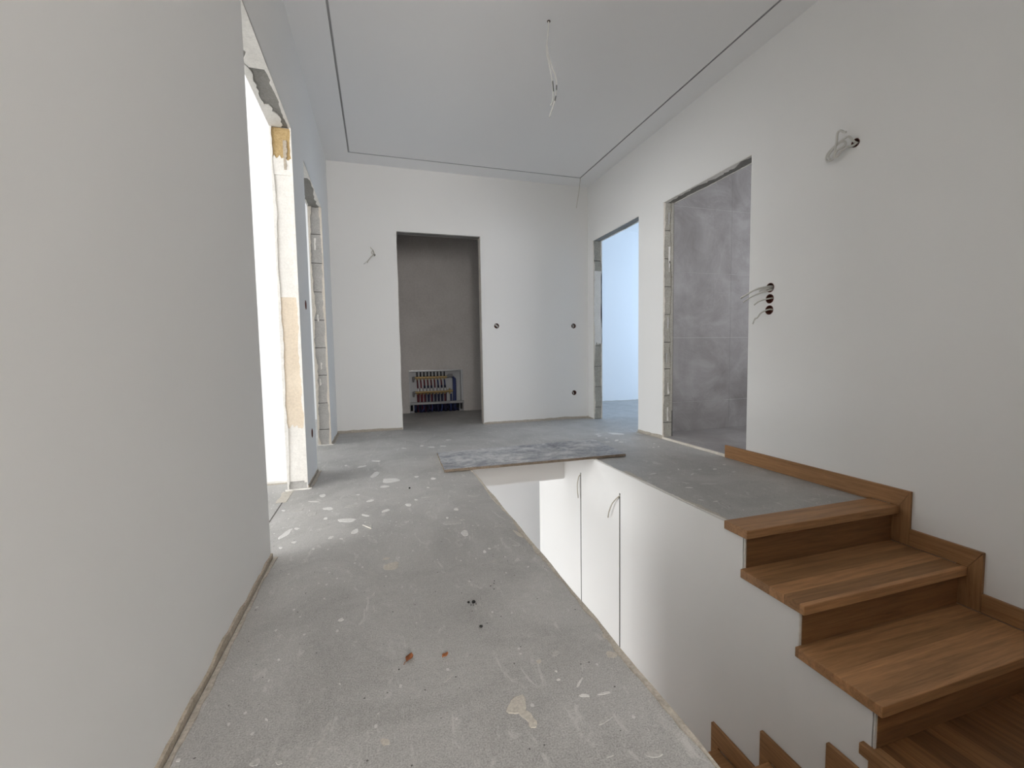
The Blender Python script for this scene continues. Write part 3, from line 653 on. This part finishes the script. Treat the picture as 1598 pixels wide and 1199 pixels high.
boxo('riser', (WX+.004, LNY-.041, LZ-.19), (XT0+.02, LNY-.030, LZ-.039), OAK_XZ, ld)
boxo('riser', (WX2-.010, LNY-.029, LZ-.19), (WX2-.0005, .944, LZ-.039), OAK_Y, ld)

# ---- lower flight
lw = empty('staircase', (1.0, 1.0, -2.0), 'lower flight of oak steps descending in the stairwell below the grey floor', 'stairs')
RUN, RISE = .2760, .1935
XW0, XW1 = WX+.004, WX2-.0175
for k in range(1, 11):
    z = LZ - RISE*k; yn = LNY + RUN*k
    boxo('tread', (XW0, yn-RUN-.030, z-.0385), (XW1, yn, z), OAK_X, lw, .003)
    boxo('riser', (XW0, yn-.041, z-RISE), (XW1, yn-.030, z-.0385), OAK_XZ, lw)
    q = MB(); q.prism([(yn-RUN+.0477, z), (yn-RUN+.0477, z+.092), (yn+.047, z+.092), (yn+.047, z-RISE), (yn+.0005, z-RISE), (yn+.0005, z)] if k < 10 else
                      [(yn-RUN+.0477, z), (yn-RUN+.0477, z+.092), (yn+.047, z+.092), (yn+.047, z)], 0, WX2-.0165, WX2-.0008)
    q.build('skirting_board', OAK_Y, lw, bevel=.002)

# ---- recessed light profiles in the stair wall, each with its feed cable
def profile(y, zt, pts, label):
    e = empty('light_profile', (WX2, y, zt), label, 'light profile', 'light profiles in the stair wall')
    q = MB(); z0 = GROUND+.02; d = WX2+.0135
    q.box((d, y-.006, z0), (d+.002, y+.006, zt-.001)); q.box((WX2+.001, y-.006, z0), (d, y-.0045, zt-.001)); q.box((WX2+.001, y+.0045, z0), (d, y+.006, zt-.001))
    q.build('channel', M_ALUD, e)
    cable('cable', pts, .0042, M_WIRED, e)
profile(3.071, -.161, [(WX2+.008, 3.071, -.175), (WX2-.012, 3.075, -.19), (1.465, 3.085, -.25), (1.468, 3.09, -.31), (1.470, 3.082, -.365)], 'thin dark light slot in the white stair wall, the farther one with a straight cable')
profile(2.49, -.149, [(WX2+.008, 2.49, -.165), (WX2-.012, 2.492, -.175), (1.465, 2.545, -.23), (1.462, 2.585, -.30), (1.462, 2.60, -.348)], 'thin dark light slot in the white stair wall, the nearer one with a bent cable')

# ---- wall boxes: round cups let into the plaster
def cut_holes(wall, holes):
    for axis, c, r, depth, sgn in holes:
        bm = bmesh.new()
        bmesh.ops.create_cone(bm, cap_ends=True, segments=24, radius1=r, radius2=r, depth=depth*2)
        rot = Matrix.Rotation(math.pi/2, 4, 'Y') if axis == 0 else Matrix.Rotation(math.pi/2, 4, 'X')
        bmesh.ops.transform(bm, matrix=Matrix.Translation(c) @ rot, verts=bm.verts)
        me = bpy.data.meshes.new('cut'); bm.to_mesh(me); bm.free()
        co = bpy.data.objects.new('cut', me); COL.objects.link(co)
        md = wall.modifiers.new('hole', 'BOOLEAN'); md.operation = 'DIFFERENCE'; md.solver = 'EXACT'; md.object = co
        dg = bpy.context.evaluated_depsgraph_get(); dg.update()
        nm = bpy.data.meshes.new_from_object(wall.evaluated_get(dg))
        wall.modifiers.remove(md); wall.data = nm
        bpy.data.objects.remove(co, do_unlink=True)
def frame_uv(axis, sgn):
    """outward normal and the two in-plane axes of a wall face"""
    n = Vector((sgn, 0, 0)) if axis == 0 else Vector((0, sgn, 0))
    return n, Vector((0, 1, 0)) if axis == 0 else Vector((1, 0, 0)), Vector((0, 0, 1))
def socket_box(axis, c, sgn, r, label, cables, group=None, name='wall_box', mat=None, cmat=None, cr=.0048):
    n, u, w = frame_uv(axis, sgn); c = Vector(c); depth = .038
    e = empty(name, c, label, 'wall box', group)
    q = MB(); N = 24
    def ring(rad, d): return [tuple(c + (u*math.cos(2*math.pi*i/N) + w*math.sin(2*math.pi*i/N))*rad + n*d) for i in range(N)]
    rings = [ring(r-.0004, .0012), ring(r-.003, .0012), ring(r-.0035, -depth), ]
    b = len(q.v)
    for g in rings: q.v += g
    for j in range(2):
        for i in range(N): q.f.append([b+j*N+i, b+j*N+(i+1) % N, b+(j+1)*N+(i+1) % N, b+(j+1)*N+i]); q.mi.append(0)
    q.f.append([b+2*N+i for i in range(N)]); q.mi.append(0)
    q.v += ring(r-.0004, -.012); b3 = b+3*N
    for i in range(N): q.f.append([b+i, b+(i+1) % N, b3+(i+1) % N, b3+i]); q.mi.append(0)
    o = q.build('cup', mat or M_CUP, e)
    for p in cables: cable('cable', [c + u*a + w*b_ + n*d for a, b_, d in p], cr, cmat or M_WIREG, e)
    return e
R = .030
rights = [(XR, 2.210, 1.171), (XR, 2.211, 1.101), (XR, 2.213, 1.030)]
ends = [(1.277, YE, 1.096), (2.216, YE, 1.099), (2.218, YE, .309)]
lefts = [(XL, 3.023, 1.105), (XL, 3.037, .290)]
cut_holes(wall_right, [(0, c, R, .05, -1) for c in rights] + [(0, (XR, 1.712, 1.838), .022, .05, -1)])
cut_holes(wall_end, [(1, c, R-.001, .05, -1) for c in ends] + [(1, (-.002, YE, 1.812), .012, .05, -1)])
cut_holes(wall_left, [(0, c, R, .05, 1) for c in lefts])
gR = 'three wall boxes right of the tiled doorway'
socket_box(0, rights[0], -1, R, 'topmost of the three brown wall boxes beside the tiled doorway, with several loose cables', [
    [(-.01, .004, -.034), (.0, .006, .0), (.05, -.003, .055), (.155, -.050, .078)],
    [(.006, -.002, -.034), (.01, .0, .0), (.06, -.008, .06), (.150, -.048, .085)],
    [(-.012, -.012, -.034), (-.002, -.016, .0), (.06, -.040, .06), (.138, -.076, .075)],
    [(-.004, .010, -.034), (.004, .010, .0), (.04, .002, .045), (.062, -.006, .06)],
    [(.008, -.008, -.034), (.012, -.006, .0), (.035, -.014, .04), (.045, -.018, .035)]], gR)
socket_box(0, rights[1], -1, R, 'middle of the three brown wall boxes beside the tiled doorway, with one straight cable', [
    [(-.016, .004, -.034), (.0, .002, .0), (.03, -.010, .045), (.052, -.035, .073)]], gR)
socket_box(0, rights[2], -1, R, 'lowest of the three brown wall boxes beside the tiled doorway, with one curled cable', [
    [(-.018, -.006, -.034), (-.004, .004, .0), (.020, -.014, .04), (.034, -.046, .06), (.044, -.052, .068), (.056, -.086, .074)]], gR)
gE = 'brown wall boxes in the end wall'
for c, lab in zip(ends, ('small brown wall box in the end wall just right of the alcove opening', 'upper small brown wall box near the right corner of the end wall', 'lower small brown wall box near the right corner of the end wall')):
    low = c[2] < .5
    a = -.6 if 'alcove' not in lab else .8
    ca = [[(-.016, .012, -.03), (-.010, .008, -.012), (.012, -.012, -.008), (.016, -.014, -.030)], [(-.012, .018, -.03), (-.004, .013, -.010), (.016, -.005, -.008), (.02, -.008, -.03)]] if 'alcove' in lab else \
         ([[(-.012, .012, -.03), (-.010, .006, -.010), (-.002, -.013, -.008), (.004, -.018, -.03)]] if low else
          [[(-.002, .018, -.03), (-.008, .012, -.010), (-.004, -.014, -.008), (.0, -.02, -.03)], [(.004, .016, -.03), (.008, .010, -.012), (.006, -.012, -.010), (.004, -.02, -.03)]])
    socket_box(1, c, -1, R-.001, lab, ca, gE, cr=.005)
gL = 'dark wall boxes in the pier between the left openings'
socket_box(0, lefts[0], 1, R, 'upper dark wall box in the pier between the two left openings', [], gL)
socket_box(0, lefts[1], 1, R, 'lower dark wall box in the pier between the two left openings', [], gL)

# ---- cables for future lamps
e = empty('ceiling_cable', (1.015, 2.485, ZC), 'pair of long white cables hanging from the middle of the ceiling', 'cable')
q = MB(); q.tube([(1.017, 2.485, ZC-.004), (1.017, 2.485, ZC+.0)], .010, 12); q.build('hole', M_HOLE_SHADE, e)  # solid plug, coloured as the shade of an opening
cable('cable', [(1.016, 2.485, ZC+.002), (1.012, 2.482, 2.65), (.997, 2.475, 2.534), (1.016, 2.48, 2.454), (1.035, 2.485, 2.379), (1.042, 2.487, 2.308), (1.034, 2.485, 2.252), (1.021, 2.48, 2.232)], .0044, M_WIRE, e)
cable('cable', [(1.018, 2.487, ZC+.002), (1.017, 2.492, 2.65), (1.010, 2.495, 2.56), (1.036, 2.49, 2.457), (1.059, 2.485, 2.401), (1.061, 2.485, 2.335), (1.047, 2.485, 2.254), (1.013, 2.48, 2.164)], .0044, M_WIRE, e)
for a, b in (((1.037, 2.4825, 2.372), (1.0425, 2.484, 2.315)), ((1.0615, 2.4815, 2.352), (1.0605, 2.4815, 2.325)), ((1.056, 2.482, 2.29), (1.050, 2.481, 2.262))):
    q = MB(); q.tube([a, b], .0034, 8); q.build('print_mark', M_MARK, e)
e = empty('corner_cable', (2.184, 4.50, ZC), 'single thin cable hanging from the ceiling channel in the far right corner', 'cable')
cable('cable', [(gx1-.006, gy1-.007, zt-.001), (gx1-.010, gy1-.007, 2.66), (2.178, 4.50, 2.548), (2.162, 4.50, 2.464), (2.143, 4.495, 2.373)], .0028, M_WIRED, e)
e = empty('lamp_cable', (XR, 1.712, 1.838), 'tangled loop of white cable sticking out high on the right wall', 'cable')
q = MB(); c = Vector((XR, 1.712, 1.838)); N = 18
for a, b, r0, r1 in ((.0012, .0012, .0215, .018), (.0012, -.045, .018, .018)):
    b0 = len(q.v)
    for d, r in ((a, r0), (b, r1)):
        q.v += [(c.x-d, c.y+r*math.cos(2*math.pi*i/N), c.z+r*math.sin(2*math.pi*i/N)) for i in range(N)]
    for i in range(N): q.f.append([b0+i, b0+(i+1) % N, b0+N+(i+1) % N, b0+N+i]); q.mi.append(0)
q.build('cup', M_CUP, e)
X0 = 2.365
cable('cable', [(XR+.03, 1.708, 1.835), (XR, 1.706, 1.834), (2.385, 1.712, 1.822), (X0, 1.738, 1.818), (X0-.01, 1.770, 1.790), (X0-.012, 1.782, 1.795), (X0-.008, 1.772, 1.82), (X0, 1.742, 1.83),
                (X0+.004, 1.738, 1.848), (X0, 1.758, 1.860), (X0-.004, 1.785, 1.847), (X0-.004, 1.815, 1.822), (X0-.004, 1.823, 1.806), (X0-.006, 1.812, 1.797)], .0058, M_WIREG, e)
cable('cable', [(XR+.03, 1.712, 1.840), (XR, 1.712, 1.840), (2.38, 1.712, 1.85), (X0, 1.720, 1.868), (X0-.004, 1.742, 1.866), (X0-.004, 1.770, 1.856), (X0-.002, 1.80, 1.846), (X0, 1.828, 1.83),
                (X0, 1.836, 1.806), (X0-.004, 1.826, 1.788), (X0-.008, 1.805, 1.783), (X0-.012, 1.786, 1.790), (X0-.014, 1.778, 1.83), (X0-.012, 1.772, 1.87), (X0-.012, 1.770, 1.905), (X0-.01, 1.760, 1.914), (X0-.012, 1.745, 1.906), (X0-.014, 1.735, 1.896), (X0-.012, 1.724, 1.892)], .0058, M_WIREG, e)
e = empty('lamp_cable', (-.002, YE, 1.812), 'small tuft of cables sticking out of the end wall left of the alcove', 'cable')
YY = 4.70
q = MB(); q.tube([(-.002, YE-.0012, 1.812), (-.002, YE+.03, 1.812)], .0115, 14); q.build('hole', M_HOLE_SHADE, e)  # solid plug filling the cut, its shade painted in
cable('cable', [(-.002, YE+.01, 1.812), (-.004, 4.725, 1.818), (-.012, YY, 1.845), (-.022, YY-.005, 1.838), (-.026, YY-.005, 1.818), (-.012, YY, 1.805), (-.028, YY-.01, 1.785), (-.055, YY-.012, 1.752), (-.073, YY-.01, 1.720)], .0036, M_WIRED, e)
cable('cable', [(-.001, YE+.01, 1.815), (-.004, 4.72, 1.83), (-.012, YY, 1.85), (-.026, YY-.005, 1.862), (-.037, YY-.01, 1.878)], .0036, M_WIRED, e)
cable('cable', [(-.004, YE+.01, 1.808), (-.012, 4.72, 1.80), (-.035, YY, 1.785), (-.055, YY-.005, 1.755), (-.085, YY-.008, 1.728), (-.107, YY-.01, 1.708)], .0044, M_WIRE, e)

M_ALU2 = plain('dull_steel_rail', (.30, .305, .31), .5, .4, .2)
# ---- underfloor heating manifold in its recessed steel cabinet
mc = empty('heating_manifold', (.757, 6.05, 0), 'steel cabinet with brass heating manifold and red and blue pipes in the alcove wall', 'manifold')
MX0, MX1, MZ0, MZ1, YB = .396, 1.114, .140, .577, 6.05
boxo('back_panel', (MX0+.004, 6.160, .002), (MX1-.004, 6.165, MZ1-.003), M_ZINCL, mc)
boxo('foot_shade_panel', (MX0+.006, 6.118, .003), (MX1-.006, 6.159, .118), M_SHADE, mc)  # solid panel; the dark of the void is in its colour
boxo('side_panel', (MX0-.003, 6.042, .10), (MX0+.003, 6.160, MZ1), M_ZINCL, mc)
boxo('side_panel', (MX1-.003, 6.042, .10), (MX1+.003, 6.160, MZ1), M_ZINC, mc)
boxo('top_panel', (MX0-.003, 6.042, MZ1-.004), (MX1+.003, 6.160, MZ1+.002), M_ZINC, mc)
boxo('frame_lip', (MX0-.008, 6.040, .12), (MX0+.008, 6.046, MZ1+.002), M_ZINCL, mc)
boxo('frame_lip', (MX1-.022, 6.040, .12), (MX1+.010, 6.046, MZ1+.002), M_ZINC, mc)
boxo('frame_lip', (MX0-.008, 6.039, MZ1-.010), (MX1+.010, 6.045, MZ1+.004), M_ZINC, mc)
q = MB(); q.box((MX0-.005, 6.025, .112), (MX1+.018, 6.060, .146)); q.build('front_rail', M_ALU2, mc, bevel=.004)
for a in (MX0-.012, MX1-.050):
    q = MB(); q.box((a, 6.030, .002), (a+.012, 6.10, .112)); q.box((a+.012, 6.030, .002), (a+.060, 6.036, .030)); q.box((a+.045, 6.030, .03), (a+.06, 6.05, .112))
    q.build('foot', M_ALU, mc)
YM = 6.105
xs9 = [.5005+i*.0466 for i in range(9)]
def hexbar(z):
    q = MB(); q.tube([(.468, YM, z), (.908, YM, z)], .0165, 8); return q.build('manifold_bar', M_BRASS, mc)
b1 = hexbar(.480); b2 = hexbar(.276)
YP = YM-.004
redmap_up = 'rrrrrrbrb'; low_blue = [2, 3, 4, 6, 7, 8]
for i, x in enumerate(xs9):
    q = MB(); q.tube([(x, YP, .494), (x, YP, .512)], .0135, 8, r2=.009); q.tube([(x, YP, .512), (x, YP, .556)], .009, 8); q.build('valve_cap', M_BLACK, b1)
    q = MB(); q.tube([(x, YM-.02, .478), (x, YM-.013, .478)], .008, 8); q.build('screw', M_BRASS, b1)
    q = MB(); q.tube([(x, YP, .466), (x, YP, .448)], .0115, 8); q.build('coupling', M_BRASS, b1)
    q = MB(); q.tube([(x, YP+.002, .45), (x+.003, YP-.012, .39), (x+.004, YP-.016, .335)], .0095, 8); q.build('pipe', M_BLUE if redmap_up[i] == 'b' else M_RED, mc, smooth=True)
    if i in low_blue:
        q = MB(); q.tube([(x+.003, YP-.014, .368), (x+.004, YP-.017, .330)], .0125, 8); q.build('pipe_sleeve', M_BLUED, mc, smooth=True)
    q = MB(); q.tube([(x+.008, YP-.020, .292), (x+.008, YP-.020, .331)], .0115, 10); q.build('flow_meter', M_WHITEP, b2)
    q = MB(); q.tube([(x, YP, .262), (x, YP, .245)], .012, 8); q.build('coupling', M_BRASS, b2)
    col = M_RED if i in (0, 1, 2, 4) else (M_BLUED if i != 8 else M_RED)
    q = MB(); q.tube([(x, YP, .25), (x+.002, YP-.004, .19), (x+.004, YP-.006, .004)], .0105, 8); q.build('pipe', col, mc, smooth=True)
    q = MB(); q.tube([(x+.020, YP+.022, .33), (x+.018, YP+.018, .2), (x+.012, YP+.004, .004)], .011, 8); q.build('pipe', M_BLUED if i > 1 else M_RED, mc, smooth=True)
for z in (.470, .266):
    q = MB(); q.tube([(.470, YM, z+.008), (.448, YM, z+.008)], .020, 8); q.tube([(.449, YM, z+.022), (.449, YM, z-.030)], .016, 8); q.tube([(.449, YM-.004, z-.03), (.449, YM-.004, z-.05)], .011, 8)
    q.build('drain_valve', M_ALU, b1 if z > .4 else b2)
q = MB(); q.tube([(.908, YM, .484), (.935, YM, .485)], .021, 8); q.tube([(.935, YM, .487), (.990, YM, .489)], .017, 8); q.box((.925, YM-.014, .512), (.99, YM+.012, .522)); q.build('shut_off_valve', M_ALU, b1)
q = MB(); q.tube([(.905, YM, .279), (.975, YM, .281)], .017, 8); q.tube([(.945, YM, .24), (.945, YM, .318)], .012, 8); q.tube([(.97, YM-.01, .281), (.985, YM-.012, .281)], .015, 8); q.build('shut_off_valve', M_BRASS, b2)
for x, z0 in ((1.002, .475), (1.026, .450)):
    q = MB(); q.tube(smooth_path([(x-.03, YM+.01, z0+.005), (x-.006, YM+.01, z0), (x, YM+.01, z0-.03), (x, YM+.008, .25), (x-.004, YM, .004)], 4), .0145, 8); q.build('pipe', M_BLUE, mc, smooth=True)
q = MB(); q.tube([(.962, YM, .24), (.962, YM-.002, .15), (.96, YM-.002, .004)], .0135, 8); q.build('pipe', M_BLUE, mc, smooth=True)
rnd = random.Random(8)
for i in range(20):
    x = .450+i*.031+rnd.uniform(-.008, .008)
    q = MB(); q.tube([(x, 6.082, .11), (x+rnd.uniform(-.02, .02), 6.072, .06), (x+rnd.uniform(-.03, .03), 6.066, .003)], .0105, 8); q.build('floor_pipe', M_BLUED if i % 4 else M_BLUE, mc, smooth=True)

# ---- litter on the screed
def leaf(x, y, L, Wd, rot, mat, label, stem=True):
    e = empty('dry_leaf', (x, y, 0), label, 'leaf')
    q = MB(); n = 7; c, s = math.cos(rot), math.sin(rot); top_ = []
    def P(a, b, z): return (x + a*c - b*s, y + a*s + b*c, z)
    for i in range(n):
        t = i/(n-1); a = (t-.5)*L; w = Wd/2*math.sin(math.pi*min(1, .04+t*.92))**.8*(1+.15*math.sin(9*t))
        z = .0035 + .004*t*t + .0012*math.sin(7*t)
        top_.append([P(a, w, z+.004), P(a, 0, z-.001), P(a, -w, z+.003)])
    b = len(q.v)
    for r in top_: q.v += r
    for r in top_: q.v += [(p[0], p[1], p[2]-.0009) for p in r]
    for k in range(n-1):
        for j in range(2):
            i0 = b+3*k+j; q.f.append([i0, i0+1, i0+4, i0+3]); q.mi.append(0)
            i1 = i0+3*n; q.f.append([i1, i1+3, i1+4, i1+1]); q.mi.append(0)
        for j in (0, 2):
            i0 = b+3*k+j; q.f.append([i0, i0+3, i0+3+3*n, i0+3*n]); q.mi.append(0)
    q.build('blade', mat, e, smooth=True)
    if stem:
        q = MB(); q.tube([P(-L*.5, 0, .003), P(-L*.75, .001, .0022), P(-L*1.0, -.002, .0016)], .0008, 6); q.build('stem', M_LEAF, e)
leaf(.049, 1.096, .022, .017, .75, M_LEAF, 'brown dry leaf with a stem lying on the grey screed')
leaf(.137, 1.076, .016, .011, .2, M_LEAF2, 'small orange scrap of dry leaf on the grey screed', False)
def clod(x, y, r, label, group=None, seed=0):
    rnd = random.Random(seed); bm = bmesh.new(); bmesh.ops.create_icosphere(bm, subdivisions=2, radius=r)
    for v in bm.verts: v.co *= rnd.uniform(.75, 1.15); v.co.z *= .7
    lo = min(v.co.z for v in bm.verts)
    for v in bm.verts: v.co.z -= lo
    me = bpy.data.meshes.new('dirt_clod'); bm.to_mesh(me); bm.free(); me.materials.append(M_CLOD)
    o = bpy.data.objects.new('dirt_clod', me); COL.objects.link(o); o.location = (x, y, .0005); tag(o, label, 'dirt', group)
gC = 'dark crumbs of dirt on the screed'
clod(.257, 1.293, .0060, 'largest black crumb of dirt on the screed, beside a smaller one', gC, 1)
clod(.242, 1.297, .0042, 'smaller black crumb touching the largest crumb on the screed', gC, 2)
clod(.252, 1.167, .0045, 'lone black crumb of dirt on the screed between the crumb pair and the viewer', gC, 3)
for i, (x, y) in enumerate([(.247, 1.283), (.254, 1.281), (.263, 1.284)]):
    clod(x, y, .0017, ('left', 'middle', 'right')[i] + 'most of three tiny black grains just in front of the largest crumb' if i != 1 else 'middle one of three tiny black grains just in front of the largest crumb', gC, 20+i)
for i, (x, y) in enumerate([(.347, 1.385), (.352, 1.40), (.332, 1.372), (.338, 1.35)]):
    clod(x, y, .0018, ('second farthest', 'farthest', 'second nearest', 'nearest')[i] + ' of four tiny black grains scattered between the largest crumb and the stairwell', gC, 30+i)
clod(.022, 1.066, .0018, 'tiny black grain of dirt just in front of the brown leaf', gC, 41)
clod(.148, 2.575, .006, 'dark crumb of dirt on the screed farther back, left of the plywood sheet', gC, 43)
q = MB(); q.tube([(-.095, 2.075, .0022), (-.058, 2.02, .0022)], .0022, 6); tag(q.build('splinter', M_STRAW, loc=(-.076, 2.045, .0022)), 'short white splinter lying on the screed among the plaster smears', 'splinter')
